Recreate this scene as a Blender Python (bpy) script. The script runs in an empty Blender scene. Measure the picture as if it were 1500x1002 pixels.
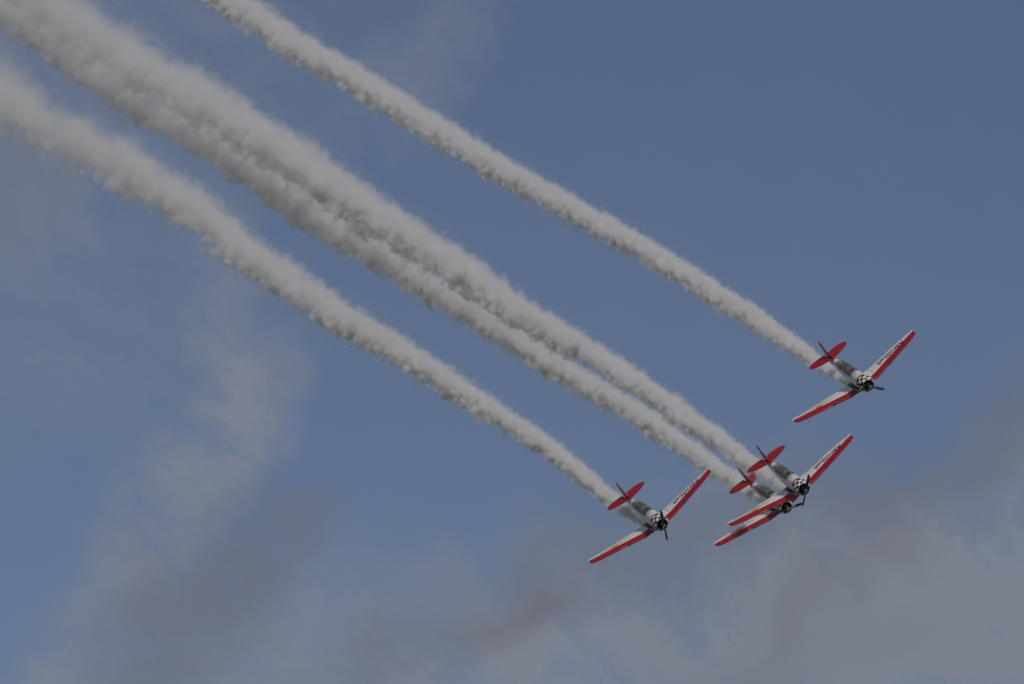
import bpy, bmesh, math, random
from mathutils import Vector, Matrix, noise
R = math.radians
PI = math.pi
S = bpy.context.scene
COL = S.collection

# ------------------------------------------------------------------ camera
ELEV = 16.0
LENS = 200.0
FPX = LENS / 36.0 * 1500.0            # focal length in pixels of the 1500 px wide photograph
cam_d = bpy.data.cameras.new('camera')
cam_d.lens = LENS
cam_d.sensor_width = 36.0
cam_d.clip_start = 1.0
cam_d.clip_end = 20000.0
cam = bpy.data.objects.new('camera', cam_d)
COL.objects.link(cam)
cam.location = (0, 0, 1.7)
cam.rotation_euler = (R(90 + ELEV), 0, 0)
S.camera = cam
CAM = Matrix.Translation((0, 0, 1.7)) @ Matrix.Rotation(R(90 + ELEV), 4, 'X')
CR = CAM.to_3x3()

# ------------------------------------------------------------------ sun, sky, exposure
PLANE_R = Matrix(((0.3626, 0.7959, -0.4849), (-0.2745, 0.5884, 0.7605), (0.8906, -0.1427, 0.4319)))
SUN_DIR = (CR @ (PLANE_R @ Vector((0.32, 0.62, 0.72)))).normalized()     # towards the sun
SUN_EL = math.asin(SUN_DIR.z)
SUN_AZ = math.atan2(SUN_DIR.x, SUN_DIR.y)                                # from +Y towards +X
sd = bpy.data.lights.new('sun', 'SUN')
sd.energy = 2.6
sd.angle = R(0.5)
sd.color = (1.0, 0.94, 0.86)
sun = bpy.data.objects.new('sun', sd)
COL.objects.link(sun)
sun.location = (0, 0, 300)
sun.rotation_euler = (-SUN_DIR).to_track_quat('-Z', 'Y').to_euler()

S.view_settings.view_transform = 'Standard'
S.view_settings.look = 'None'
S.view_settings.exposure = -0.75
S.view_settings.gamma = 1.0
S.view_settings.use_curve_mapping = False
S.render.engine = 'CYCLES'
cy = S.cycles
cy.use_denoising = True
cy.max_bounces = 12
cy.volume_bounces = 5
cy.transparent_max_bounces = 48
cy.volume_step_rate = 1.0
cy.volume_max_steps = 256
cy.use_adaptive_sampling = True
cy.adaptive_threshold = 0.015


class Nodes:
    """Small helper that writes node trees."""
    def __init__(self, tree):
        self.t = tree
        tree.nodes.clear()

    def new(self, kind, **kw):
        n = self.t.nodes.new(kind)
        for k, v in kw.items():
            setattr(n, k, v)
        return n

    def put(self, sock, v):
        if isinstance(v, bpy.types.NodeSocket):
            self.t.links.new(v, sock)
        elif v is not None:
            if sock.type == 'RGBA' and len(v) == 3:
                v = (*v, 1)
            sock.default_value = v

    def math(self, op, a, b=None, c=None, clamp=False):
        n = self.new('ShaderNodeMath', operation=op, use_clamp=clamp)
        for i, v in enumerate((a, b, c)):
            if v is not None:
                self.put(n.inputs[i], v)
        return n.outputs[0]

    def dot(self, a, b):
        n = self.new('ShaderNodeVectorMath', operation='DOT_PRODUCT')
        self.put(n.inputs[0], a)
        self.put(n.inputs[1], b)
        return n.outputs['Value']

    def noise(self, vec, scale, detail=3, rough=0.55, lac=2.0, dist=0.0):
        n = self.new('ShaderNodeTexNoise')
        if vec is not None:
            self.put(n.inputs['Vector'], vec)
        n.inputs['Scale'].default_value = scale
        n.inputs['Detail'].default_value = detail
        n.inputs['Roughness'].default_value = rough
        n.inputs['Lacunarity'].default_value = lac
        n.inputs['Distortion'].default_value = dist
        return n.outputs['Fac']

    def step(self, v, a, b, c=0.0, d=1.0):
        n = self.new('ShaderNodeMapRange', interpolation_type='SMOOTHSTEP')
        for s, x in zip(('Value', 'From Min', 'From Max', 'To Min', 'To Max'), (v, a, b, c, d)):
            self.put(n.inputs[s], x)
        return n.outputs['Result']

    def lin(self, v, a, b, c=0.0, d=1.0):
        n = self.new('ShaderNodeMapRange')
        for s, x in zip(('Value', 'From Min', 'From Max', 'To Min', 'To Max'), (v, a, b, c, d)):
            self.put(n.inputs[s], x)
        return n.outputs['Result']

    def mix(self, f, a, b):
        n = self.new('ShaderNodeMix', data_type='RGBA')
        self.put(n.inputs[0], f)
        self.put(n.inputs[6], a)
        self.put(n.inputs[7], b)
        return n.outputs[2]

    def xyz(self, vec):
        n = self.new('ShaderNodeSeparateXYZ')
        self.put(n.inputs[0], vec)
        return n.outputs

    def vec(self, x, y, z):
        n = self.new('ShaderNodeCombineXYZ')
        for i, v in enumerate((x, y, z)):
            self.put(n.inputs[i], v)
        return n.outputs[0]


world = bpy.data.worlds.new('World')
S.world = world
world.use_nodes = True
N = Nodes(world.node_tree)
direction = N.new('ShaderNodeTexCoord').outputs['Generated']
sky = N.new('ShaderNodeTexSky', sky_type='NISHITA')
sky.sun_disc = False
sky.sun_elevation = SUN_EL
sky.sun_rotation = SUN_AZ
sky.altitude = 100
sky.air_density = 1.0
sky.dust_density = 1.2
sky.ozone_density = 1.0
# cloud banks, laid out on the celestial sphere: tangent coordinates round the bearing (azimuth 0, elevation ELEV)
ax_r = CR @ Vector((1, 0, 0))
ax_u = CR @ Vector((0, 1, 0))
ax_f = CR @ Vector((0, 0, -1))
front = N.math('MAXIMUM', N.dot(direction, tuple(ax_f)), 0.02)
su_ = N.math('DIVIDE', N.dot(direction, tuple(ax_r)), front)
sv_ = N.math('DIVIDE', N.dot(direction, tuple(ax_u)), front)
uv = N.vec(N.math('MULTIPLY', su_, 10.0), N.math('MULTIPLY', sv_, 10.0), 0.0)     # about +-0.9 by +-0.6 across the view
w1 = N.noise(uv, 2.6, 7, 0.6)
w2 = N.noise(N.new('ShaderNodeVectorMath', operation='ADD').outputs[0], 2.6, 7, 0.6)
vm = w2.node.inputs['Vector'].links[0].from_node
N.put(vm.inputs[0], uv)
vm.inputs[1].default_value = (7.3, 3.1, 5.0)
us = N.math('ADD', N.math('MULTIPLY', su_, 10.0), N.math('MULTIPLY', N.math('SUBTRACT', w1, 0.5), 0.46))
vs = N.math('ADD', N.math('MULTIPLY', sv_, 10.0), N.math('MULTIPLY', N.math('SUBTRACT', w2, 0.5), 0.46))


def bank(px, py, ang, rx, ry, amp, hard=1.0):
    """One soft elliptical cloud bank; place and size in hundredths of the view, angle in degrees."""
    u0, v0 = (px - 750) / FPX * 10, (501 - py) / FPX * 10
    a = R(ang)
    du, dv = N.math('SUBTRACT', us, u0), N.math('SUBTRACT', vs, v0)
    p = N.math('ADD', N.math('MULTIPLY', du, math.cos(a)), N.math('MULTIPLY', dv, math.sin(a)))
    q = N.math('SUBTRACT', N.math('MULTIPLY', dv, math.cos(a)), N.math('MULTIPLY', du, math.sin(a)))
    p = N.math('DIVIDE', p, rx / FPX * 10)
    q = N.math('DIVIDE', q, ry / FPX * 10)
    d = N.math('SQRT', N.math('ADD', N.math('MULTIPLY', p, p), N.math('MULTIPLY', q, q)))
    return N.step(d, 1.0 - 0.9 * hard, 1.0 + 0.35 * hard, amp, 0.0)


def total(parts):
    r = parts[0]
    for p in parts[1:]:
        r = N.math('ADD', r, p)
    return r


fine = N.noise(uv, 4.0, 8, 0.62)
streak = N.noise(N.vec(N.math('ADD', N.math('MULTIPLY', us, 1.6), N.math('MULTIPLY', vs, -1.0)),
                       N.math('ADD', N.math('MULTIPLY', us, 3.0), N.math('MULTIPLY', vs, 4.5)), 0.0), 1.7, 7, 0.62)
veil = total([bank(300, 670, 60, 250, 85, 0.78, 0.95), bank(325, 480, 85, 270, 75, 0.42), bank(110, 930, 50, 190, 80, 0.5),
              bank(40, 60, 10, 520, 330, 0.36), bank(640, 60, 45, 240, 75, 0.30), bank(410, 630, 80, 120, 30, 0.18),
              bank(1000, 1010, 3, 950, 240, 0.55), bank(1150, 890, 14, 520, 70, 0.28), bank(1380, 800, 32, 380, 120, 0.28), bank(1080, 730, 25, 200, 50, 0.2), bank(900, 350, 20, 900, 500, 0.06), bank(1440, 900, 0, 420, 200, 0.9),
              bank(560, 970, 0, 520, 170, 0.45), bank(40, 300, 0, 170, 100, 0.22), bank(120, 520, 30, 330, 200, 0.26), bank(1480, 620, 40, 160, 90, 0.25)])
dark = total([bank(265, 910, 50, 210, 115, 0.62), bank(400, 815, 25, 130, 55, 0.40), bank(760, 870, 22, 290, 75, 0.50),
              bank(1060, 800, 22, 350, 70, 0.42), bank(1330, 740, 34, 300, 80, 0.42), bank(1250, 870, 30, 260, 45, 0.25), bank(1150, 960, 5, 280, 70, 0.25), bank(1500, 650, 40, 140, 90, 0.3),
              bank(20, 290, 0, 120, 80, 0.30), bank(620, 950, 10, 280, 70, 0.30)])
overcast = N.step(N.noise(direction, 2.2, 4, 0.55), 0.42, 0.62)                   # broken cloud over the rest of the sky
away = N.step(N.dot(direction, tuple(ax_f)), 0.93, 0.99, 1.0, 0.0)
veil = N.math('MULTIPLY', veil, N.lin(streak, 0.3, 0.7, 0.35, 1.5))
veil = N.math('ADD', veil, N.math('MULTIPLY', N.math('MULTIPLY', overcast, away), 0.75), clamp=True)
dark = N.math('MULTIPLY', dark, N.lin(fine, 0.3, 0.7, 0.45, 1.35), clamp=True)
tint = N.new('ShaderNodeVectorMath', operation='MULTIPLY')                       # thin high haze takes a little light out of the blue
N.put(tint.inputs[0], sky.outputs[0])
tint.inputs[1].default_value = (0.81, 0.78, 0.86)
skyc = tint.outputs[0]
col = N.mix(veil, skyc, (3.3, 3.7, 4.65))
col = N.mix(dark, col, (2.42, 2.55, 3.05))
ground_mask = N.step(N.xyz(direction)[2], -0.06, 0.0)
col = N.mix(ground_mask, (1.6, 1.6, 1.35), col)                                    # fields below the horizon
bg = N.new('ShaderNodeBackground')
N.put(bg.inputs['Color'], col)
bg.inputs['Strength'].default_value = 0.1
wo = N.new('ShaderNodeOutputWorld')
N.put(wo.inputs['Surface'], bg.outputs[0])


# ------------------------------------------------------------------ helpers
def link_mesh(name, bm, mats, parent=None, smooth=True):
    bmesh.ops.recalc_face_normals(bm, faces=bm.faces[:])
    me = bpy.data.meshes.new(name)
    bm.to_mesh(me)
    bm.free()
    for m in (mats if isinstance(mats, (list, tuple)) else [mats]):
        me.materials.append(m)
    if smooth:
        me.shade_smooth()
        try:
            me.set_sharp_from_angle(angle=R(38))
        except Exception:
            pass
    o = bpy.data.objects.new(name, me)
    COL.objects.link(o)
    o.parent = parent
    return o


def loft(bm, rings, close=True, caps=True):
    """Skin between rings of equal length."""
    vs = [[bm.verts.new(p) for p in r] for r in rings]
    n = len(rings[0])
    for a, b in zip(vs, vs[1:]):
        for i in range(n if close else n - 1):
            j = (i + 1) % n
            bm.faces.new((a[i], a[j], b[j], b[i]))
    if caps:
        bm.faces.new(vs[0])
        bm.faces.new(vs[-1][::-1])
    return vs


def tube(bm, pts, r, seg=8, caps=True):
    """Round bar through points; r is a number or one radius per point."""
    pts = [Vector(p) for p in pts]
    rs = r if isinstance(r, (list, tuple)) else [r] * len(pts)
    rings = []
    up = None
    for i, p in enumerate(pts):
        d = (pts[min(i + 1, len(pts) - 1)] - pts[max(i - 1, 0)]).normalized()
        if up is None:
            up = d.orthogonal().normalized()
        a = (up - d * up.dot(d)).normalized()
        up = a
        b = d.cross(a)
        rings.append([p + (a * math.cos(t) + b * math.sin(t)) * rs[i] for t in [2 * PI * k / seg for k in range(seg)]])
    loft(bm, rings, True, caps)


def box(bm, c, s):
    m = Matrix.Translation(c) @ Matrix.Diagonal((*s, 1))
    bmesh.ops.create_cube(bm, size=1.0, matrix=m)


def lathe(bm, prof, seg=40):
    """Revolve (x, radius) about the x axis."""
    rings = [[(x, r * math.cos(t), r * math.sin(t)) for t in [2 * PI * k / seg for k in range(seg)]] for x, r in prof]
    loft(bm, rings, True, False)


def material(name):
    m = bpy.data.materials.new(name)
    m.use_nodes = True
    n = Nodes(m.node_tree)
    out = n.new('ShaderNodeOutputMaterial')
    return m, n, out


def paint(name, colour, rough=0.35, metal=0.0, dirt=0.12, coat=0.0, paintwork=None):
    """Painted or bare surface with faint grime and uneven gloss; paintwork(n, coord, colour) may add markings."""
    m, n, out = material(name)
    b = n.new('ShaderNodeBsdfPrincipled')
    co = n.new('ShaderNodeTexCoord').outputs['Object']
    g = n.noise(co, 2.3, 5, 0.62)
    g2 = n.noise(co, 14.0, 3, 0.6)
    c = (*colour, 1)
    if paintwork:
        c = paintwork(n, co, c)
    dk = n.math('MULTIPLY', n.step(n.math('ADD', n.math('MULTIPLY', g, 0.7), n.math('MULTIPLY', g2, 0.3)), 0.45, 0.75), dirt)
    c = n.mix(dk, c, (0.10, 0.095, 0.085, 1))
    n.put(b.inputs['Base Color'], c)
    n.put(b.inputs['Roughness'], n.lin(g2, 0.3, 0.7, rough * 0.8, rough * 1.25))
    b.inputs['Metallic'].default_value = metal
    b.inputs['Coat Weight'].default_value = coat
    b.inputs['Coat Roughness'].default_value = 0.15
    n.put(out.inputs['Surface'], b.outputs[0])
    return m


WHITE = (0.78, 0.77, 0.745)
RED = (0.34, 0.006, 0.015)
BLACK = (0.012, 0.012, 0.013)


def wing_marks(n, co, c):
    x, y, z = n.xyz(co)
    ay = n.math('ABSOLUTE', y)
    border = n.math('SUBTRACT', -2.63, n.math('MULTIPLY', n.math('MAXIMUM', n.math('SUBTRACT', ay, 1.45), 0.0), 0.198))
    red = n.math('GREATER_THAN', x, border)
    c = n.mix(red, c, RED)
    seam = n.math('LESS_THAN', n.math('ABSOLUTE', n.math('SUBTRACT', ay, 1.45)), 0.022)
    c = n.mix(n.math('MULTIPLY', seam, 0.85), c, (0.03, 0.03, 0.03))
    walk = n.math('MULTIPLY', n.math('LESS_THAN', ay, 0.80), n.math('LESS_THAN', x, -2.55))
    c = n.mix(walk, c, (0.02, 0.02, 0.022))
    lid = n.math('LESS_THAN', n.math('ADD', n.math('POWER', n.math('SUBTRACT', x, -3.35), 2.0), n.math('POWER', n.math('SUBTRACT', ay, 1.12), 2.0)), 0.0028)
    c = n.mix(lid, c, (0.25, 0.02, 0.02))
    return c


def fuselage_marks(n, co, c):
    x, y, z = n.xyz(co)
    red = n.math('MAXIMUM', n.math('GREATER_THAN', x, -1.56),
                 n.math('MULTIPLY', n.math('LESS_THAN', n.math('ADD', x, n.math('MULTIPLY', z, -0.55)), -6.98), 1.0))
    c = n.mix(red, c, RED)
    # small stencils and panel fasteners on the sides, a round badge ahead of the tail
    ay = n.math('ABSOLUTE', y)
    badge = n.math('LESS_THAN', n.math('ADD', n.math('POWER', n.math('DIVIDE', n.math('SUBTRACT', x, -6.05), 0.17), 2.0),
                                        n.math('POWER', n.math('DIVIDE', n.math('SUBTRACT', z, 0.22), 0.15), 2.0)), 1.0)
    c = n.mix(n.math('MULTIPLY', badge, n.math('GREATER_THAN', ay, 0.12)), c, (0.30, 0.20, 0.03))
    seam = n.math('LESS_THAN', n.math('ABSOLUTE', n.math('SUBTRACT', x, -2.42)), 0.012)
    c = n.mix(n.math('MULTIPLY', seam, 0.6), c, (0.05, 0.05, 0.05))
    br = n.new('ShaderNodeTexVoronoi')
    br.inputs['Scale'].default_value = 2.2
    n.put(br.inputs['Vector'], co)
    dots = n.math('LESS_THAN', br.outputs['Distance'], 0.085)
    c = n.mix(n.math('MULTIPLY', dots, n.math('LESS_THAN', x, -1.7)), c, (0.05, 0.05, 0.055))
    soot = n.math('MULTIPLY', n.step(y, -0.1, -0.4), n.math('MULTIPLY', n.step(x, -6.5, -2.4), n.step(n.math('ABSOLUTE', n.math('ADD', z, 0.45)), 0.42, 0.05)))
    c = n.mix(n.math('MULTIPLY', soot, n.lin(n.noise(n.vec(n.math('MULTIPLY', x, 0.5), y, z), 3.0, 4, 0.6), 0.3, 0.7, 0.15, 0.7)), c, (0.06, 0.055, 0.05))
    return c


def rudder_marks(n, co, c):
    x, y, z = n.xyz(co)
    red = n.math('MAXIMUM', n.math('GREATER_THAN', z, 1.52), n.math('LESS_THAN', z, 0.52))
    return n.mix(red, c, RED)


def cowl_marks(n, co, c):
    x, y, z = n.xyz(co)
    ang = n.math('ARCTAN2', y, z)
    a = n.math('FLOOR', n.math('ADD', n.math('MULTIPLY', ang, 14 / (2 * PI)), 28.0))
    # rows run along the surface, over the side and on round the lip
    f = n.math('SUBTRACT', x, n.math('SQRT', n.math('ADD', n.math('MULTIPLY', y, y), n.math('MULTIPLY', z, z))))
    r = n.math('FLOOR', n.math('DIVIDE', n.math('ADD', f, 1.945 + 3.4), 0.34))
    k = n.math('MODULO', n.math('ADD', a, r), 2.0)
    k = n.math('MULTIPLY', n.math('GREATER_THAN', k, 0.5), n.math('LESS_THAN', f, -0.90))
    return n.mix(k, c, (0.78, 0.77, 0.74))


M = {
    'white': paint('white_paint', WHITE, 0.4, coat=0.2),
    'wing': paint('wing_paint', WHITE, 0.4, coat=0.2, paintwork=wing_marks),
    'fuselage': paint('fuselage_paint', (0.68, 0.675, 0.66), 0.4, coat=0.2, dirt=0.25, paintwork=fuselage_marks),
    'rudder': paint('rudder_paint', (0.5, 0.48, 0.46), 0.4, paintwork=rudder_marks),
    'red': paint('red_paint', RED, 0.45, coat=0.1, dirt=0.08),
    'cowl': paint('checkered_paint', BLACK, 0.38, coat=0.25, dirt=0.04, paintwork=cowl_marks),
    'black': paint('black_metal', BLACK, 0.5, dirt=0.2),
    'engine': paint('engine_metal', (0.035, 0.035, 0.037), 0.5, metal=0.4),
    'blade': paint('blade_metal', (0.030, 0.028, 0.027), 0.45, dirt=0.3),
    'steel': paint('bare_steel', (0.34, 0.32, 0.28), 0.42, metal=0.6),
    'cockpit': paint('cockpit_grey', (0.026, 0.026, 0.027), 0.7),
    'frame': paint('canopy_frame_paint', (0.36, 0.36, 0.35), 0.5),
    'navy': paint('navy_lettering', (0.006, 0.013, 0.07), 0.45, dirt=0.02),
    'yellow': paint('yellow_lettering', (0.50, 0.36, 0.03), 0.45, dirt=0.05),
    'rubber': paint('rubber', (0.02, 0.02, 0.02), 0.8),
    'lens': paint('lamp_lens', (0.04, 0.045, 0.05), 0.12),
    'skin': paint('skin', (0.36, 0.20, 0.145), 0.55, dirt=0.0),
    'suit': paint('flight_suit', (0.020, 0.025, 0.05), 0.8, dirt=0.1),
    'helmet': paint('pale_helmet', (0.36, 0.35, 0.33), 0.4, dirt=0.05),
    'cap': paint('dark_cap', (0.03, 0.03, 0.035), 0.7),
    'redshirt': paint('red_flight_jacket', (0.20, 0.018, 0.02), 0.8, dirt=0.1),
}
mg, n, out = material('canopy_glass')
gl = n.new('ShaderNodeBsdfGlossy')
gl.inputs['Roughness'].default_value = 0.06
gl.inputs['Color'].default_value = (0.9, 0.9, 0.9, 1)
tr = n.new('ShaderNodeBsdfTransparent')
tr.inputs['Color'].default_value = (0.74, 0.78, 0.77, 1)
fr = n.new('ShaderNodeFresnel')
fr.inputs['IOR'].default_value = 1.5
ms = n.new('ShaderNodeMixShader')
n.put(ms.inputs[0], n.math('ADD', n.math('MULTIPLY', fr.outputs[0], 1.0), 0.03, clamp=True))
n.put(ms.inputs[1], tr.outputs[0])
n.put(ms.inputs[2], gl.outputs[0])
haze_ = n.new('ShaderNodeBsdfDiffuse')                        # dusty acrylic; its grey also paints in reflections on the glass
haze_.inputs['Color'].default_value = (0.42, 0.44, 0.44, 1)
md = n.new('ShaderNodeMixShader')
n.put(md.inputs[0], n.lin(n.noise(n.new('ShaderNodeTexCoord').outputs['Object'], 2.6, 4, 0.6), 0.35, 0.7, 0.03, 0.22))
n.put(md.inputs[1], ms.outputs[0])
n.put(md.inputs[2], haze_.outputs[0])
n.put(out.inputs['Surface'], md.outputs[0])
M['glass'] = mg


# ------------------------------------------------------------------ the aeroplane (x forward from the propeller hub, y to its left, z up)
def lerp_table(tab, v):
    if v <= tab[0][0]:
        return list(tab[0][1:])
    for a, b in zip(tab, tab[1:]):
        if v <= b[0]:
            t = (v - a[0]) / (b[0] - a[0])
            return [p + (q - p) * t for p, q in zip(a[1:], b[1:])]
    return list(tab[-1][1:])


# span station: leading edge x, trailing edge x, height of chord, thickness ratio
WING = [(0.0, -2.00, -4.32, -0.86, 0.150), (1.45, -2.05, -4.29, -0.84, 0.150), (1.6, -2.074, -4.277, -0.818, 0.150),
        (5.6, -2.68, -3.98, -0.255, 0.115), (5.95, -2.75, -3.965, -0.205, 0.11), (6.15, -2.83, -3.955, -0.178, 0.105),
        (6.28, -2.92, -3.945, -0.16, 0.10), (6.36, -3.05, -3.93, -0.15, 0.085), (6.40, -3.24, -3.90, -0.145, 0.05)]


def foil(c, t):
    """Half thickness of a simple aerofoil at chord fraction c."""
    return 5 * t * (0.2969 * math.sqrt(c) - 0.1260 * c - 0.3516 * c * c + 0.2843 * c ** 3 - 0.1036 * c ** 4)


def wing_top(x, y, lift=0.0):
    le, te, z, t = lerp_table(WING, abs(y))
    ch = le - te
    c = min(max((le - x) / ch, 0.0), 1.0)
    return z + ch * (foil(c, t) * 1.12 + 0.02 * (1 - (2 * c - 1) ** 2)) + lift


def wing_ring(y, sgn, c0, c1, k=18):
    le, te, z, t = lerp_table(WING, y)
    ch = le - te
    cs = [c0 + (c1 - c0) * (1 - math.cos(PI * i / k)) / 2 for i in range(k + 1)] if c0 == 0 else [c0 + (c1 - c0) * i / k for i in range(k + 1)]
    top = [(le - c * ch, sgn * y, z + ch * (foil(c, t) * 1.12 + 0.02 * (1 - (2 * c - 1) ** 2))) for c in cs]
    bot = [(le - c * ch, sgn * y, z - ch * (foil(c, t) * 0.88 - 0.02 * (1 - (2 * c - 1) ** 2)) - 0.0006) for c in cs]
    if c0 == 0:
        bot = bot[1:]
    return top + bot[::-1]


HINGE = 0.79


def make_plane():
    root = bpy.data.objects.new('aerobatic_plane', None)
    COL.objects.link(root)
    root.empty_display_size = 1.0

    # fuselage ------------------------------------------------------
    FU = [(-1.30, 0.615, 0.615, -0.615), (-1.56, 0.612, 0.622, -0.66), (-2.0, 0.60, 0.625, -0.80), (-2.6, 0.585, 0.64, -0.92),
          (-3.2, 0.575, 0.62, -0.97), (-4.0, 0.55, 0.60, -0.97), (-4.8, 0.505, 0.60, -0.88), (-5.5, 0.44, 0.60, -0.74),
          (-6.2, 0.355, 0.585, -0.58), (-6.9, 0.265, 0.555, -0.42), (-7.6, 0.18, 0.52, -0.28), (-8.2, 0.10, 0.48, -0.16), (-8.5, 0.05, 0.43, -0.06)]
    bm = bmesh.new()
    rings = []
    xs = [-1.30 - 0.12 * i for i in range(61)]
    for x in xs:
        hw, zt, zb = lerp_table([(-a[0], *a[1:]) for a in FU], -x)
        ring = []
        zc, hh = (zt + zb) / 2, (zt - zb) / 2
        e = 2.0 + 0.5 * min(1, max(0, (-x - 1.5) / 1.5))
        for k in range(40):
            t = 2 * PI * (k + 0.5) / 40
            cy_, sz_ = math.cos(t), math.sin(t)
            ring.append((x, hw * math.copysign(abs(cy_) ** (2 / e), cy_), zc + hh * math.copysign(abs(sz_) ** (2 / e), sz_)))
        rings.append(ring)
    loft(bm, rings)
    gone = [f for f in bm.faces if -5.35 < f.calc_center_median().x < -2.88 and f.calc_center_median().z > 0.2
            and abs(f.calc_center_median().y) < 0.40 and abs(f.normal.x) < 0.9]
    bmesh.ops.delete(bm, geom=gone, context='FACES')
    link_mesh('fuselage', bm, M['fuselage'], root)

    # dark tub of the two cockpits, with seats
    bm = bmesh.new()
    rings = []
    for x in (-2.80, -3.2, -4.0, -4.8, -5.42):
        hw = lerp_table([(-a[0], *a[1:]) for a in FU], -x)[0] - 0.10
        rings.append([(x, hw, 0.44), (x, hw * 0.95, 0.0), (x, hw * 0.8, -0.5), (x, -hw * 0.8, -0.5), (x, -hw * 0.95, 0.0), (x, -hw, 0.44)])
    vsr = loft(bm, rings, close=False, caps=True)
    link_mesh('cockpit', bm, M['cockpit'], root)
    for sx in (-3.86, -5.0):
        bm = bmesh.new()
        box(bm, (sx + 0.18, 0, -0.22), (0.46, 0.44, 0.08))
        box(bm, (sx - 0.08, 0, 0.14), (0.08, 0.44, 0.66))
        bmesh.ops.bevel(bm, geom=bm.edges[:], offset=0.02, segments=2, affect='EDGES')
        link_mesh('seat', bm, M['cockpit'], root)
    bm = bmesh.new()
    box(bm, (-2.98, 0, 0.36), (0.06, 0.80, 0.40))
    bmesh.ops.bevel(bm, geom=bm.edges[:], offset=0.015, segments=2, affect='EDGES')
    link_mesh('instrument_panel', bm, M['black'], root)

    # canopy ---------------------------------------------------------
    CA = [(-2.62, 0.37, 0.62), (-2.98, 0.39, 0.90), (-3.15, 0.395, 0.955), (-3.9, 0.395, 0.985), (-4.7, 0.39, 0.98),
          (-5.15, 0.37, 0.93), (-5.6, 0.32, 0.80), (-5.95, 0.25, 0.62)]

    def hoop(x, grow=0.0, k=18):
        hw, zt = lerp_table([(-a[0], *a[1:]) for a in CA], -x)
        hw += grow
        zb = 0.50
        pts = []
        for i in range(k + 1):
            t = PI * i / k
            c, s = math.cos(t), math.sin(t)
            pts.append((x, hw * math.copysign(abs(c) ** 0.66, c), zb + (zt + grow - zb) * abs(s) ** 0.72))
        return pts
    bm = bmesh.new()
    loft(bm, [hoop(x) for x in [-2.62, -2.74, -2.86, -2.98, -3.15, -3.5, -3.9, -4.3, -4.7, -4.95, -5.15, -5.4, -5.6, -5.8, -5.95]], close=False, caps=False)
    canopy = link_mesh('canopy', bm, M['glass'], root)
    bm = bmesh.new()
    for x in (-2.98, -3.12, -3.5, -3.78, -4.05, -4.33, -4.62, -4.90, -5.15, -5.5, -5.9):
        tube(bm, hoop(x, 0.006), 0.026 if x in (-3.12, -4.62, -5.15) else 0.014, 6)
    for i in (2, 6, 12, 16):
        tube(bm, [hoop(x, 0.007)[i] for x in (-2.64, -2.98, -3.15, -3.9, -4.7, -5.15, -5.6, -5.93)], 0.013, 6)
    link_mesh('canopy_frame', bm, M['frame'], canopy)

    # cowling and engine ---------------------------------------------
    bm = bmesh.new()
    lathe(bm, [(-1.34, 0.622), (-1.28, 0.665), (-1.1, 0.69), (-0.95, 0.695), (-0.80, 0.685), (-0.66, 0.655), (-0.55, 0.610), (-0.46, 0.55), (-0.41, 0.49),
               (-0.39, 0.44), (-0.41, 0.405), (-0.50, 0.395), (-0.70, 0.395)], 64)
    link_mesh('engine_cowling', bm, M['cowl'], root)
    bm = bmesh.new()
    lathe(bm, [(-0.90, 0.0), (-0.90, 0.60), (-0.80, 0.60), (-0.80, 0.30), (-0.55, 0.22), (-0.40, 0.15), (-0.30, 0.11), (-0.18, 0.08), (-0.18, 0.0)], 32)
    eng = link_mesh('engine', bm, M['engine'], root)
    for k in range(9):
        t = 2 * PI * k / 9
        bm = bmesh.new()
        pr = []
        for j in range(9):
            pr += [(0.22 + j * 0.026, 0.088), (0.235 + j * 0.026, 0.072)]
        rings = [[Vector((-0.66 + r * math.cos(a), r * math.sin(a), q)) for a in [2 * PI * i / 12 for i in range(12)]] for q, r in pr]
        rot = Matrix.Rotation(t, 3, 'X')
        loft(bm, [[rot @ p for p in r] for r in rings])
        link_mesh('cylinder', bm, M['engine'], eng)
    bm = bmesh.new()
    tube(bm, [(-1.20, -0.50, -0.50), (-1.42, -0.66, -0.50), (-1.75, -0.72, -0.50), (-2.15, -0.73, -0.50)], [0.07, 0.085, 0.085, 0.08], 12)
    link_mesh('exhaust_pipe', bm, M['steel'], root)
    bm = bmesh.new()
    rings = []
    for x, w, h in ((-1.0, 0.10, 0.02), (-1.1, 0.17, 0.12), (-1.5, 0.19, 0.17), (-2.0, 0.17, 0.16), (-2.3, 0.10, 0.08)):
        rings.append([(x, w * math.cos(t), -0.66 + 0.0 - h * (0.5 + 0.5 * math.sin(t))) for t in [2 * PI * k / 16 for k in range(16)]])
    loft(bm, rings)
    link_mesh('oil_cooler_scoop', bm, M['red'], root)

    # propeller -------------------------------------------------------
    bm = bmesh.new()
    lathe(bm, [(-0.20, 0.0), (-0.20, 0.085), (-0.10, 0.105), (0.0, 0.105), (0.06, 0.085), (0.14, 0.06), (0.22, 0.055), (0.25, 0.03), (0.25, 0.0)], 24)
    prop = link_mesh('propeller', bm, M['steel'], root)
    for sg in (1, -1):
        bm = bmesh.new()
        rings = []
        for q, w, th, tw in ((0.06, 0.055, 0.055, 50), (0.18, 0.06, 0.05, 48), (0.32, 0.085, 0.04, 44), (0.55, 0.118, 0.030, 37), (0.85, 0.125, 0.021, 29),
                             (1.10, 0.110, 0.015, 23), (1.26, 0.085, 0.011, 20), (1.34, 0.055, 0.008, 19), (1.372, 0.02, 0.005, 19)):
            a = R(tw)
            ring = []
            for k in range(14):
                t = 2 * PI * k / 14
                lx, ly = w * math.cos(t), th * math.sin(t)
                ring.append((ly * math.cos(a) + lx * math.sin(a) * 0.999, sg * (lx * math.cos(a) - ly * math.sin(a)), sg * q))
            rings.append(ring)
        loft(bm, rings)
        link_mesh('blade', bm, M['blade'], prop)

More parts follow.
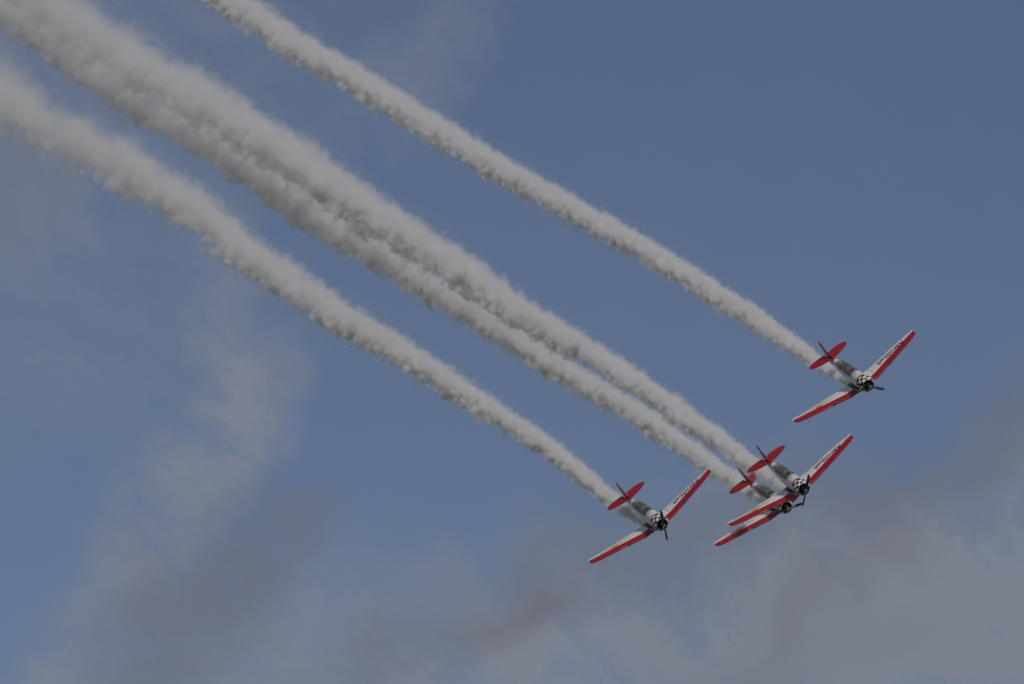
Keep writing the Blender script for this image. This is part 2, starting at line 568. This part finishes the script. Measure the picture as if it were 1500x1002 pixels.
    # wings -------------------------------------------------------------
    bm = bmesh.new()
    loft(bm, [wing_ring(abs(y), 1 if y >= 0 else -1, 0, 1) for y in (-1.446, -1.0, -0.5, 0.0, 0.5, 1.0, 1.446)])
    link_mesh('wing_centre_section', bm, M['wing'], root)
    wings = {}
    for sg in (1, -1):
        bm = bmesh.new()
        ys = [1.45, 1.6, 2.2, 2.8, 3.399]
        rings = [wing_ring(y, sg, 0, 1) for y in ys]
        rings += [wing_ring(y, sg, 0, HINGE) for y in (3.40, 4.0, 4.6, 5.2, 5.80)]
        rings += [wing_ring(y, sg, 0, 1) for y in (5.801, 5.95, 6.15, 6.28, 6.36, 6.40)]
        loft(bm, rings)
        w = link_mesh('wing', bm, M['wing'], root)
        wings[sg] = w
        bm = bmesh.new()
        loft(bm, [wing_ring(y, sg, HINGE + 0.006, 1.0, 6) for y in (3.412, 4.0, 4.6, 5.2, 5.79)])
        link_mesh('aileron', bm, M['wing'], w)
        # landing light let into the leading edge
        le, te, z, t = lerp_table(WING, 2.95)
        bm = bmesh.new()
        rings = []
        for y in (2.82, 2.9, 3.0, 3.08):
            r = wing_ring(y, sg, 0, 1, 18)
            le, te, z, t = lerp_table(WING, y)
            pts = [p for p in r if p[0] > le - 0.20]
            pts.sort(key=lambda p: p[2])
            rings.append([(p[0] + 0.006 + (0.004 if p[2] == 0 else 0), p[1], p[2] + (0.006 if p[2] > z else -0.006)) for p in pts])
        loft(bm, rings, close=False, caps=False)
        link_mesh('landing_light', bm, M['lens'], w)
        bm = bmesh.new()
        bmesh.ops.create_uvsphere(bm, u_segments=12, v_segments=8, radius=0.055, matrix=Matrix.Translation((-3.12, sg * 5.95, wing_top(-3.12, 5.95, 0.0))) @ Matrix.Diagonal((1.4, 0.8, 0.7, 1)))
        link_mesh('position_light', bm, M['steel'], w)
    bm = bmesh.new()
    zt = -0.29
    tube(bm, [(-2.70, -5.5, zt), (-2.45, -5.5, zt - 0.10), (-2.30, -5.5, zt - 0.10), (-1.98, -5.5, zt - 0.10)], [0.018, 0.018, 0.016, 0.012], 8)
    link_mesh('pitot_tube', bm, M['red'], wings[-1])

    # writing on the upper side of the left wing: reads from tip to root seen from behind
    cu = bpy.data.curves.new('writing', 'FONT')
    cu.body = 'AeroShell'
    cu.size = 1.0
    cu.offset = 0.022
    cu.resolution_u = 4
    tmp = bpy.data.objects.new('writing', cu)
    COL.objects.link(tmp)
    dg = bpy.context.evaluated_depsgraph_get()
    me = bpy.data.meshes.new_from_object(tmp.evaluated_get(dg))
    bpy.data.objects.remove(tmp)
    bpy.data.curves.remove(cu)
    bm = bmesh.new()
    bm.from_mesh(me)
    bpy.data.meshes.remove(me)
    bmesh.ops.triangulate(bm, faces=bm.faces[:])
    bmesh.ops.subdivide_edges(bm, edges=[e for e in bm.edges if e.calc_length() > 0.12], cuts=2)
    bmesh.ops.triangulate(bm, faces=bm.faces[:])
    xmn, xmx = min(v.co.x for v in bm.verts), max(v.co.x for v in bm.verts)
    for v in bm.verts:
        s_ = (v.co.x - xmn) / (xmx - xmn)
        y = 5.22 + (2.28 - 5.22) * s_
        x = -3.70 - 0.03 * s_ + v.co.y * 0.92
        v.co = (x, y, wing_top(x, y, 0.006))
    link_mesh('wing_lettering', bm, M['navy'], wings[1], smooth=False)

    # yellow winged emblem on the upper side of the right wing
    bm = bmesh.new()

    def patch(poly):
        """Flat outline of (y, x) points laid on the wing as a fan of small faces."""
        c = (sum(p[0] for p in poly) / len(poly), sum(p[1] for p in poly) / len(poly))
        k = 5
        rings = [[bm.verts.new((c[1] + (p[1] - c[1]) * j / k, c[0] + (p[0] - c[0]) * j / k,
                                wing_top(c[1] + (p[1] - c[1]) * j / k, c[0] + (p[0] - c[0]) * j / k, 0.006))) for p in poly] for j in range(1, k + 1)]
        m = len(poly)
        cv = bm.verts.new((c[1], c[0], wing_top(c[1], c[0], 0.006)))
        for i in range(m):
            j = (i + 1) % m
            bm.faces.new((cv, rings[0][i], rings[0][j]))
            for a, b in zip(rings, rings[1:]):
                bm.faces.new((a[i], b[i], b[j], a[j]))
    shell = []
    for i in range(24):
        t = 2 * PI * i / 24
        rr = 1.0 + 0.05 * math.cos(8 * t)
        shell.append((-3.92 + 0.36 * rr * math.cos(t), -3.40 + 0.30 * rr * math.sin(t) * (0.8 if math.sin(t) < 0 else 1.0)))
    patch(shell)

    def bar(y0, x0, w0, y1, x1, w1):
        k = 10
        up = [(y0 + (y1 - y0) * i / k, x0 + (x1 - x0) * i / k + (w0 + (w1 - w0) * i / k)) for i in range(k + 1)]
        dn = [(p[0], p[1] - 2 * (w0 + (w1 - w0) * i / k)) for i, p in enumerate(up)]
        a = [bm.verts.new((x, y, wing_top(x, y, 0.0075))) for y, x in up]
        b = [bm.verts.new((x, y, wing_top(x, y, 0.0075))) for y, x in dn]
        for i in range(k):
            bm.faces.new((a[i], a[i + 1], b[i + 1], b[i]))
    bar(-3.68, -3.47, 0.13, -2.36, -3.47, 0.035)
    bar(-4.1, -3.42, 0.12, -5.30, -3.52, 0.03)
    link_mesh('winged_emblem', bm, M['yellow'], wings[-1], smooth=False)

    # tail ------------------------------------------------------------
    TP = [(0.0, -7.00, -8.42), (0.4, -7.06, -8.52), (0.9, -7.20, -8.58), (1.3, -7.36, -8.56), (1.6, -7.53, -8.48), (1.8, -7.70, -8.36), (1.92, -7.87, -8.20), (1.965, -8.0, -8.08)]

    def tail_ring(s, c0, c1, place, k=8, thick=0.085):
        le, te = lerp_table(TP, s)[:2]
        ch = le - te
        cs = [c0 + (c1 - c0) * i / k for i in range(k + 1)]
        h = [max(foil(min(c + 0.0015, 1.0), thick) * ch, 0.002) for c in cs]
        return [place(le - c * ch, s, q) for c, q in zip(cs, h)] + [place(le - c * ch, s, -q) for c, q in list(zip(cs, h))[::-1]]
    ss = [0.0, 0.2, 0.4, 0.65, 0.9, 1.1, 1.3, 1.45, 1.6, 1.7, 1.8, 1.87, 1.92, 1.95, 1.965]
    for sg in (1, -1):
        pl = lambda x, s, q: (x, sg * s, 0.50 + q)
        bm = bmesh.new()
        loft(bm, [tail_ring(s, 0.0, 0.56, pl) for s in ss])
        st = link_mesh('tailplane', bm, M['red'], root)
        bm = bmesh.new()
        loft(bm, [tail_ring(s, 0.575, 1.0, pl) for s in ss[1:]])
        link_mesh('elevator', bm, M['red'], st)
    FP = [(0.30, -6.85, -8.20), (0.55, -7.05, -8.2), (0.9, -7.42, -8.2), (1.3, -7.83, -8.22), (1.6, -8.10, -8.26), (1.78, -8.27, -8.34), (1.85, -8.33, -8.36)]
    bm = bmesh.new()
    rings = []
    for z, le, te in FP:
        ch = le - te
        cs = [i / 8 for i in range(9)]
        h = [0.012 + 0.045 * math.sqrt(c) * min(1.0, ch / 0.9) for c in cs]
        h[0] = 0.004
        rings.append([(le - c * ch, q, z) for c, q in zip(cs, h)] + [(le - c * ch, -q, z) for c, q in list(zip(cs, h))[::-1]])
    loft(bm, rings)
    fin = link_mesh('fin', bm, M['red'], root)
    RP = [(-0.10, -8.36, -8.55), (0.05, -8.30, -8.78), (0.4, -8.22, -8.92), (0.9, -8.212, -8.93), (1.3, -8.232, -8.88), (1.6, -8.272, -8.80), (1.78, -8.352, -8.68), (1.86, -8.42, -8.58)]
    bm = bmesh.new()
    rings = []
    for z, le, te in RP:
        ch = le - te
        cs = [i / 6 for i in range(7)]
        h = [0.052 * (1 - c) * min(1.0, ch / 0.6) + 0.006 for c in cs]
        rings.append([(le - c * ch, q, z) for c, q in zip(cs, h)] + [(le - c * ch, -q, z) for c, q in list(zip(cs, h))[::-1]])
    loft(bm, rings)
    link_mesh('rudder', bm, M['rudder'], fin)

    # small fittings
    bm = bmesh.new()
    tube(bm, [(-2.30, 0.0, 0.62), (-2.36, 0.0, 1.02)], [0.022, 0.010], 8)
    link_mesh('aerial_mast', bm, M['black'], root)
    bm = bmesh.new()
    tube(bm, [(-8.0, 0, -0.18), (-8.22, 0, -0.36)], 0.03, 8)
    strut = link_mesh('tail_wheel_strut', bm, M['steel'], root)
    bm = bmesh.new()
    rings = []
    for q, r in ((-0.06, 0.10), (-0.045, 0.15), (0.0, 0.165), (0.045, 0.15), (0.06, 0.10)):
        rings.append([(-8.25 + r * math.cos(t), q, -0.42 + r * math.sin(t)) for t in [2 * PI * k / 20 for k in range(20)]])
    loft(bm, rings)
    link_mesh('tail_wheel', bm, M['rubber'], strut)
    return root


def copy_tree(o, parent=None):
    c = o.copy()
    COL.objects.link(c)
    c.parent = parent
    for ch in list(o.children):
        copy_tree(ch, c)
    return c


# attitude (columns: forward, left, up in camera axes), hub in camera axes, depth, propeller blade direction in the picture, label
POSES = [
    (((0.3626, 0.7959, -0.4849), (-0.2745, 0.5884, 0.7605), (0.8906, -0.1427, 0.4319)), 1275.2, 566.4, 474.5, (310, -60),
     'red and white aerobatic plane flying alone at the upper right of the formation', (0.20, 0.018, 0.02)),
    (((0.3405, 0.805, -0.4858), (-0.2548, 0.5763, 0.7765), (0.9051, -0.1406, 0.4013)), 1180.5, 718.3, 470.0, (19, 102),
     'red and white aerobatic plane in front of the overlapping pair, its whole wing in view', None),
    (((0.3695, 0.7764, -0.5106), (-0.2363, 0.6099, 0.7564), (0.8987, -0.1588, 0.4088)), 1155.2, 744.8, 484.5, (115, 40),
     'red and white aerobatic plane half hidden behind the wing of another plane', None),
    (((0.3463, 0.7875, -0.5098), (-0.2331, 0.5986, 0.7663), (0.9087, -0.1466, 0.3909)), 972.8, 769.7, 472.3, (-25, 110),
     'red and white aerobatic plane flying alone at the lower left of the formation', None),
]


def ray_point(u, v, depth):
    return CAM @ Vector(((u - 750) / FPX * depth, (501 - v) / FPX * depth, -depth))


planes = []
proto = make_plane()
for i, (rot, u, v, dep, bl, label, _s) in enumerate(POSES):
    o = proto if i == 0 else copy_tree(proto)
    rm = Matrix(rot)
    o.matrix_world = Matrix.Translation(ray_point(u, v, dep)) @ (CR @ rm).to_4x4()
    o['label'] = label
    o['category'] = 'plane'
    o['group'] = 'aerobatic planes flying in formation'
    planes.append(o)
    # turn the propeller so that a blade points the way the photograph shows
    best = min(range(720), key=lambda k: -((rm @ Vector((0, -math.sin(PI * k / 360), math.cos(PI * k / 360)))).to_2d().normalized().dot(Vector(bl).normalized())))
    for ch in o.children:
        if ch.name.startswith('propeller'):
            ch.rotation_euler = (PI * best / 360, 0, 0)
        # each pilot holds a little different aileron
        for flap in ch.children:
            if flap.name.startswith('aileron'):
                sg = 1 if sum(v.co.y for v in flap.data.vertices) > 0 else -1
                ends = []
                for y in (3.41, 5.79):
                    le, te, z, t = lerp_table(WING, y)
                    ends.append(Vector((le - HINGE * (le - te), sg * y, z + 0.02)))
                turn = Matrix.Rotation(R((5, 11, -4, 2)[i]), 4, ends[1] - ends[0])
                flap.matrix_basis = Matrix.Translation(ends[0]) @ turn @ Matrix.Translation(-ends[0])


# ------------------------------------------------------------------ the pilots, one in each front seat
def make_person(suit, helmet):
    """Seated figure, x forward, z up, origin on the seat under the hips; one continuous skinned surface."""
    J = {  # joint: position, radius x, radius y
        'pelvis': ((0.0, 0, 0.11), 0.135, 0.165), 'waist': ((-0.02, 0, 0.27), 0.115, 0.145), 'chest': ((-0.03, 0, 0.44), 0.125, 0.175),
        'collar': ((-0.035, 0, 0.555), 0.085, 0.10), 'neck': ((-0.02, 0, 0.625), 0.056, 0.056), 'jaw': ((0.015, 0, 0.70), 0.070, 0.066),
        'head': ((0.01, 0, 0.775), 0.092, 0.078), 'crown': ((0.0, 0, 0.84), 0.066, 0.058)}
    E_ = [('pelvis', 'waist'), ('waist', 'chest'), ('chest', 'collar'), ('collar', 'neck'), ('neck', 'jaw'), ('jaw', 'head'), ('head', 'crown')]
    for s, nm in ((1, 'l'), (-1, 'r')):
        J.update({nm + 'sh': ((-0.03, s * 0.185, 0.50), 0.068, 0.068), nm + 'el': ((0.08, s * 0.235, 0.26), 0.045, 0.045), nm + 'wr': ((0.30, s * 0.14, 0.20), 0.030, 0.030),
                  nm + 'palm': ((0.37, s * 0.11, 0.20), 0.034, 0.024),
                  nm + 'hip': ((0.05, s * 0.095, 0.095), 0.085, 0.085), nm + 'kn': ((0.45, s * 0.14, 0.16), 0.058, 0.058), nm + 'an': ((0.62, s * 0.13, -0.20), 0.040, 0.040),
                  nm + 'toe': ((0.78, s * 0.14, -0.21), 0.034, 0.034)})
        E_ += [('collar', nm + 'sh'), (nm + 'sh', nm + 'el'), (nm + 'el', nm + 'wr'), (nm + 'wr', nm + 'palm'),
               ('pelvis', nm + 'hip'), (nm + 'hip', nm + 'kn'), (nm + 'kn', nm + 'an'), (nm + 'an', nm + 'toe')]
        for q in range(4):
            b = nm + 'f%d' % q
            J[b + 'a'] = ((0.405, s * 0.10, 0.225 - q * 0.018), 0.0095, 0.0095)
            J[b + 'b'] = ((0.43, s * (0.075), 0.226 - q * 0.018), 0.009, 0.009)
            J[b + 'c'] = ((0.415 - 0.004 * q, s * 0.05, 0.226 - q * 0.018), 0.008, 0.008)
            E_ += [(nm + 'palm', b + 'a'), (b + 'a', b + 'b'), (b + 'b', b + 'c')]
        J[nm + 'ta'] = ((0.37, s * 0.08, 0.235), 0.011, 0.011)
        J[nm + 'tb'] = ((0.40, s * 0.06, 0.25), 0.009, 0.009)
        E_ += [(nm + 'palm', nm + 'ta'), (nm + 'ta', nm + 'tb')]
    names = list(J)
    me = bpy.data.meshes.new('person')
    me.from_pydata([J[k][0] for k in names], [(names.index(a), names.index(b)) for a, b in E_], [])
    o = bpy.data.objects.new('person', me)
    COL.objects.link(o)
    sk = o.modifiers.new('skin', 'SKIN')
    sk.use_smooth_shade = True
    o.modifiers.new('smooth', 'SUBSURF').levels = 2
    o.modifiers['smooth'].render_levels = 2
    for k, v in zip(names, me.skin_vertices[0].data):
        v.radius = J[k][1:]
        v.use_root = (k == 'pelvis')
    dg = bpy.context.evaluated_depsgraph_get()
    done = bpy.data.meshes.new_from_object(o.evaluated_get(dg))
    o.modifiers.clear()
    o.data = done
    bpy.data.meshes.remove(me)
    done.name = 'person'
    # face: push out a nose and chin, sink the eye sockets
    for v in done.vertices:
        c = v.co
        if c.x > 0.04 and c.z > 0.64 and abs(c.y) < 0.06:
            d = (c.y / 0.014) ** 2 + ((c.z - 0.735) / 0.022) ** 2
            c.x += 0.022 * math.exp(-d)
            for s in (1, -1):
                c.x -= 0.010 * math.exp(-((c.y - s * 0.03) / 0.015) ** 2 - ((c.z - 0.768) / 0.014) ** 2)
            c.x += 0.008 * math.exp(-(c.y / 0.025) ** 2 - ((c.z - 0.668) / 0.016) ** 2)
    done.materials.clear()
    done.materials.append(M['skin'])
    done.materials.append(suit)
    for p in done.polygons:
        p.use_smooth = True
        c = p.center
        p.material_index = 0 if (c.z > 0.60 or (c.x > 0.315 and c.z > 0.165 and abs(c.y) < 0.16 and c.z < 0.30 and c.x < 0.47 and not (abs(c.y) > 0.118 and c.z < 0.19))) else 1
    # helmet with visor edge and ear cups
    bm = bmesh.new()
    rings = []
    for i in range(9):
        a = -0.32 + (PI / 2 + 0.30) * i / 8
        z, r = 0.775 + 0.118 * math.sin(a), math.cos(a)
        rings.append([(-0.002 + 0.122 * r * math.cos(t) * (0.80 if (math.cos(t) > 0.5 and i < 3) else 1.0), 0.103 * r * math.sin(t), z + (0.028 if (math.cos(t) > 0.35 and i < 3) else 0)) for t in [2 * PI * k / 20 for k in range(20)]])
    loft(bm, rings, True, False)
    link_mesh('flying_helmet', bm, helmet, o)
    bm = bmesh.new()
    for s in (1, -1):
        bmesh.ops.create_uvsphere(bm, u_segments=12, v_segments=8, radius=0.04, matrix=Matrix.Translation((0.0, s * 0.092, 0.752)) @ Matrix.Diagonal((0.9, 0.55, 1.15, 1)))
    tube(bm, [(0.0, -0.10 * math.cos(PI * k / 10), 0.775 + 0.125 * math.sin(PI * k / 10)) for k in range(11)], 0.012, 6)
    tube(bm, [(0.02, -0.10, 0.73), (0.08, -0.075, 0.695), (0.115, -0.02, 0.690)], 0.006, 6)
    link_mesh('headset', bm, M['black'], o)
    bm = bmesh.new()
    rings = []
    for t in [-1.05 + 2.1 * k / 10 for k in range(11)]:
        x, y = 0.022 + 0.092 * math.cos(t), 0.088 * math.sin(t)
        hgt = 0.021 if abs(t) > 0.15 else 0.012
        rings.append([(x, y, 0.768 - hgt), (x + 0.006, y, 0.768), (x, y, 0.768 + hgt), (x - 0.006, y, 0.768)])
    loft(bm, rings)
    link_mesh('sunglasses', bm, M['black'], o)
    return o


people = [make_person(M['redshirt'], M['helmet']), make_person(M['suit'], M['helmet'])]
PILOTS = [(0, 'pilot in a reddish jacket under the canopy of the plane at the upper right'),
          (1, 'pilot in a pale helmet in the front plane of the overlapping pair'),
          (1, 'pilot under the canopy of the plane half hidden behind a wing'),
          (1, 'pilot with a pale helmet under the canopy of the plane at the lower left')]
used = set()
for pl, (kind, label) in zip(planes, PILOTS):
    o = people[kind] if kind not in used else copy_tree(people[kind])
    used.add(kind)
    o.matrix_world = pl.matrix_world @ Matrix.Translation((-3.72, 0, -0.03))
    o['label'] = label
    o['category'] = 'person'
    o['group'] = 'pilots in the front cockpits'

# ------------------------------------------------------------------ smoke trails
random.seed(4)


def smooth_table(pts, t):
    """Catmull-Rom through (t, value...) rows."""
    i = 0
    while i < len(pts) - 2 and t > pts[i + 1][0]:
        i += 1
    p0, p1, p2, p3 = pts[max(i - 1, 0)], pts[i], pts[i + 1], pts[min(i + 2, len(pts) - 1)]
    h = p2[0] - p1[0]
    f = min(max((t - p1[0]) / h, 0.0), 1.0)
    res = []
    for k in range(1, len(p1)):
        m1 = (p2[k] - p0[k]) / (p2[0] - p0[0]) * h
        m2 = (p3[k] - p1[k]) / (p3[0] - p1[0]) * h
        res.append((2 * f ** 3 - 3 * f * f + 1) * p1[k] + (f ** 3 - 2 * f * f + f) * m1 + (-2 * f ** 3 + 3 * f * f) * p2[k] + (f ** 3 - f * f) * m2)
    return res


def smoke_trail(track, depth0, label, seed, dens, steep, widen, rise):
    """track: (u, v, half width) along the trail in the photograph's pixels; it recedes along the flight path."""
    n_ = len(track) - 1
    wide = [widen[0] + (widen[1] - widen[0]) * i / n_ for i in range(n_ + 1)]
    track = [(u + 0.5 * hw * rise * i / n_, v - 0.86 * hw * rise * i / n_, hw * wd) for i, ((u, v, hw), wd) in enumerate(zip(track, wide))]
    (u0, v0, _), (u1, v1, _) = track[0], track[-1]
    run = math.hypot(u1 - u0, v1 - v0)
    far = lambda d: depth0 * (1 + steep * d / (FPX - steep * d))          # recedes STEEP metres for each metre across
    P0, P1 = ray_point(u0, v0, depth0), ray_point(u1, v1, far(run))
    X = (P1 - P0)
    L = X.length
    X.normalize()
    img = Vector((u1 - u0, -(v1 - v0))).normalized()
    up2 = Vector((-img.y, img.x)) if img.x > 0 else Vector((img.y, -img.x))
    m = CR @ Vector((up2.x, up2.y, 0))
    Yx = (m - X * m.dot(X)).normalized()
    Zx = X.cross(Yx)
    MW = Matrix((X, Yx, Zx)).transposed().to_4x4()
    MW.translation = P0
    eye = cam.location
    rows = []
    for u, v, hw in track:
        d = (ray_point(u, v, 1.0) - eye)
        k = (P0 - eye).dot(Zx) / d.dot(Zx)
        q = eye + d * k - P0
        dep = k
        rows.append((q.dot(X), q.dot(Yx), hw * dep / FPX))
    # hull ---------------------------------------------------------------
    seg = 72
    rings = []
    x = rows[0][0]
    end = rows[-1][0]
    off = Vector((seed * 31.7, seed * 17.3, seed * 7.1))
    while x < end:
        yc, rad = smooth_table(rows, x)
        ring = []
        for k in range(seg):
            t = 2 * PI * k / seg
            cy_, sz_ = math.cos(t), math.sin(t)
            p = Vector((x, yc + rad * cy_, rad * sz_))
            low = 0.5 - 0.5 * cy_                       # 1 on the lower side
            f = 1.0 / max(rad, 0.3)
            big = noise.noise((p * (f * 0.9)) + off) * 0.16
            puff = 0.0
            for oct_, am in ((1.5, 0.30), (3.2, 0.17), (6.5, 0.09)):
                dd = noise.voronoi(p * (f * oct_) + off)[0][0]
                puff += am * (0.45 - dd)
            rr = rad * (1.12 + big + puff * (0.30 + 0.60 * low * low))
            ring.append((x, yc + rr * cy_, rr * sz_))
        rings.append(ring)
        x += max(0.035 * rad * 2.2, 0.07)
    bm = bmesh.new()
    loft(bm, rings)
    # density --------------------------------------------------------------
    m_, n, out = material('smoke')
    co = n.new('ShaderNodeTexCoord').outputs['Object']
    X_, Y_, Z_ = n.xyz(co)
    tt = n.lin(X_, 0.0, end)

    def curve(vals, lo, hi):
        c = n.new('ShaderNodeFloatCurve')
        cm = c.mapping
        pts = cm.curves[0].points
        K = 28
        for i in range(K + 1):
            a = i / K
            b = (vals(a) - lo) / (hi - lo)
            if i == 0:
                pts[0].location = (a, b)
            elif i == K:
                pts[1].location = (a, b)
            else:
                pts.new(a, b)
        cm.update()
        n.put(c.inputs['Value'], tt)
        return n.lin(c.outputs[0], 0.0, 1.0, lo, hi)
    ys = [r[1] for r in rows]
    rs = [r[2] for r in rows]
    K2 = 400
    ph = [0.0]
    for i in range(K2):
        ph.append(ph[-1] + end / K2 / max(smooth_table(rows, (i + 0.5) / K2 * end)[1], 0.45))
    yc = curve(lambda a: smooth_table(rows, a * end)[0], min(ys) - 1, max(ys) + 1)
    rd = curve(lambda a: smooth_table(rows, a * end)[1], 0.0, max(rs) + 1)
    v = n.math('DIVIDE', n.math('SUBTRACT', Y_, yc), rd)
    w = n.math('DIVIDE', Z_, rd)
    r = n.math('SQRT', n.math('ADD', n.math('MULTIPLY', v, v), n.math('MULTIPLY', w, w)))
    phase = curve(lambda a: ph[min(int(a * K2 + 0.5), K2)], 0.0, ph[-1])
    q = n.vec(n.math('ADD', phase, seed * 37.0), v, w)
    warp = n.new('ShaderNodeTexNoise')
    n.put(warp.inputs['Vector'], q)
    warp.inputs['Scale'].default_value = 1.1
    warp.inputs['Detail'].default_value = 2
    wq = n.new('ShaderNodeVectorMath', operation='MULTIPLY_ADD')
    n.put(wq.inputs[0], warp.outputs['Color'])
    wq.inputs[1].default_value = (0.55, 0.55, 0.55)
    n.put(wq.inputs[2], q)
    vo = n.new('ShaderNodeTexVoronoi', feature='F1', normalize=False)
    n.put(vo.inputs['Vector'], wq.outputs[0])
    vo.inputs['Scale'].default_value = 1.9
    vo.inputs['Detail'].default_value = 1.8
    vo.inputs['Roughness'].default_value = 0.6
    vo.inputs['Lacunarity'].default_value = 2.3
    bump = n.math('SUBTRACT', 0.62, vo.outputs['Distance'])          # billow: high in the middle of a puff
    nz = n.math('SUBTRACT', warp.outputs['Fac'], 0.5)
    soft = n.lin(v, -0.8, 0.8, 0.15, 1.3)
    drift = n.math('SUBTRACT', n.noise(n.vec(n.math('ADD', phase, seed * 11.0), n.math('MULTIPLY', v, 0.6), n.math('MULTIPLY', w, 0.6)), 0.42, 2, 0.5), 0.5)
    nz = n.math('ADD', nz, n.math('MULTIPLY', drift, 0.8))
    lift = n.math('ADD', n.math('MULTIPLY', bump, n.lin(v, -0.8, 0.8, 0.80, 0.55)), n.math('MULTIPLY', nz, n.lin(v, -0.8, 0.8, 0.95, 0.7)))
    edge = n.math('DIVIDE', n.math('SUBTRACT', n.math('ADD', n.lin(v, -0.5, 0.8, 0.90, 1.0), lift), r), soft, clamp=True)
    edge = n.math('MULTIPLY', edge, n.lin(v, -0.35, 0.9, 1.0, 0.38))
    d0, d1 = dens
    den = n.math('MULTIPLY', n.math('DIVIDE', edge, rd), n.math('MULTIPLY_ADD', n.math('POWER', n.math('SUBTRACT', 1.0, tt, clamp=True), 2.0), d0 - d1, d1))
    thin = n.step(n.xyz(warp.outputs['Color'])[1], 0.38, 0.60, 0.15, 1.35)                 # older smoke tears into thick and thin patches
    den = n.math('MULTIPLY', den, n.math('ADD', 1.0, n.math('MULTIPLY', n.math('SUBTRACT', thin, 1.0), n.lin(tt, 0.25, 0.9, 0.0, 0.9))))
    den = n.math('MULTIPLY', den, n.step(X_, 0.0, 1.5, 0.45, 1.0))
    pv = n.new('ShaderNodeVolumePrincipled')
    pv.inputs['Color'].default_value = (0.962, 0.958, 0.952, 1)
    pv.inputs['Anisotropy'].default_value = 0.0
    n.put(pv.inputs['Density'], den)
    n.put(out.inputs['Volume'], pv.outputs[0])
    # a thin film of smoke on the outside of the billows
    ts = n.new('ShaderNodeBsdfTransparent')
    df = n.new('ShaderNodeBsdfTranslucent')
    df.inputs['Color'].default_value = (0.8, 0.8, 0.8, 1)
    mx = n.new('ShaderNodeMixShader')
    mx.inputs[0].default_value = 0.015
    n.put(mx.inputs[1], ts.outputs[0])
    n.put(mx.inputs[2], df.outputs[0])
    n.put(out.inputs['Surface'], mx.outputs[0])
    m_.cycles.volume_step_rate = STEP
    o = link_mesh('smoke_trail', bm, m_)
    o.matrix_world = MW
    o['label'] = label
    o['category'] = 'smoke trail'
    o['group'] = 'smoke trails behind the planes'
    o['kind'] = 'thing'
    return o


STEP = 0.05
TRACKS = [
    ([(1246, 566, 4), (1232, 553, 12), (1216, 539, 15.5), (1169, 509, 17), (1093, 458, 20), (998, 398, 21), (899, 338, 22), (795, 281, 23), (688, 218, 25),
      (600, 162, 25), (501, 101, 26), (440, 66, 27), (365, 13, 27), (290, -34, 28), (215, -84, 29)], 478.5,
     'pale grey smoke trail streaming from the plane at the upper right, apart from the others', 1, (14.0, 6.0), 2.8, (1.08, 1.16), -0.14),
    ([(1162, 724, 4), (1148, 713, 11), (1128, 699, 15), (1100, 680, 16), (1075, 662, 19), (1020, 623, 20), (935, 564, 21), (849, 511, 24), (738, 446, 29),
      (690, 412, 31), (618, 364, 33), (506, 291, 37), (412, 226, 40), (322, 166, 42), (212, 106, 45), (95, 28, 50), (0, -36, 54), (-80, -88, 57)], 475.0,
     'wide soft upper one of the two smoke trails that run side by side', 2, (14.0, 1.7), 2.4, (1.12, 1.2), 0.2),
    ([(1135, 746, 4), (1122, 736, 12), (1104, 722, 15), (1082, 707, 16), (1058, 692, 18), (1022, 668, 18), (980, 640, 18), (920, 600, 19), (882, 580, 20),
      (823, 545, 21), (746, 497, 22), (645, 432, 23), (556, 378, 24), (467, 328, 26), (383, 262, 28), (297, 207, 28), (180, 144, 28), (60, 56, 28), (0, 18, 29), (-80, -36, 30)], 487.5,
     'narrow crisp lower one of the two smoke trails that run side by side', 3, (14.0, 3.4), 2.45, (1.2, 1.38), 0.30),
    ([(944, 770, 4), (932, 760, 11), (918, 750, 14), (900, 737, 15), (868, 711, 18), (812, 663, 19), (762, 629, 19), (704, 593, 22), (591, 521, 26), (545, 492, 28),
      (470, 449, 30), (422, 414, 32), (349, 366, 34), (320, 335, 36), (273, 300, 38), (192, 252, 44), (108, 208, 46), (54, 178, 49), (0, 142, 54), (-80, 92, 58)], 476.3,
     'grey smoke trail streaming from the plane at the lower left, lowest of the four', 4, (14.0, 1.8), 2.2, (1.08, 1.25), 0.14),
]
for a in TRACKS:
    smoke_trail(*a)
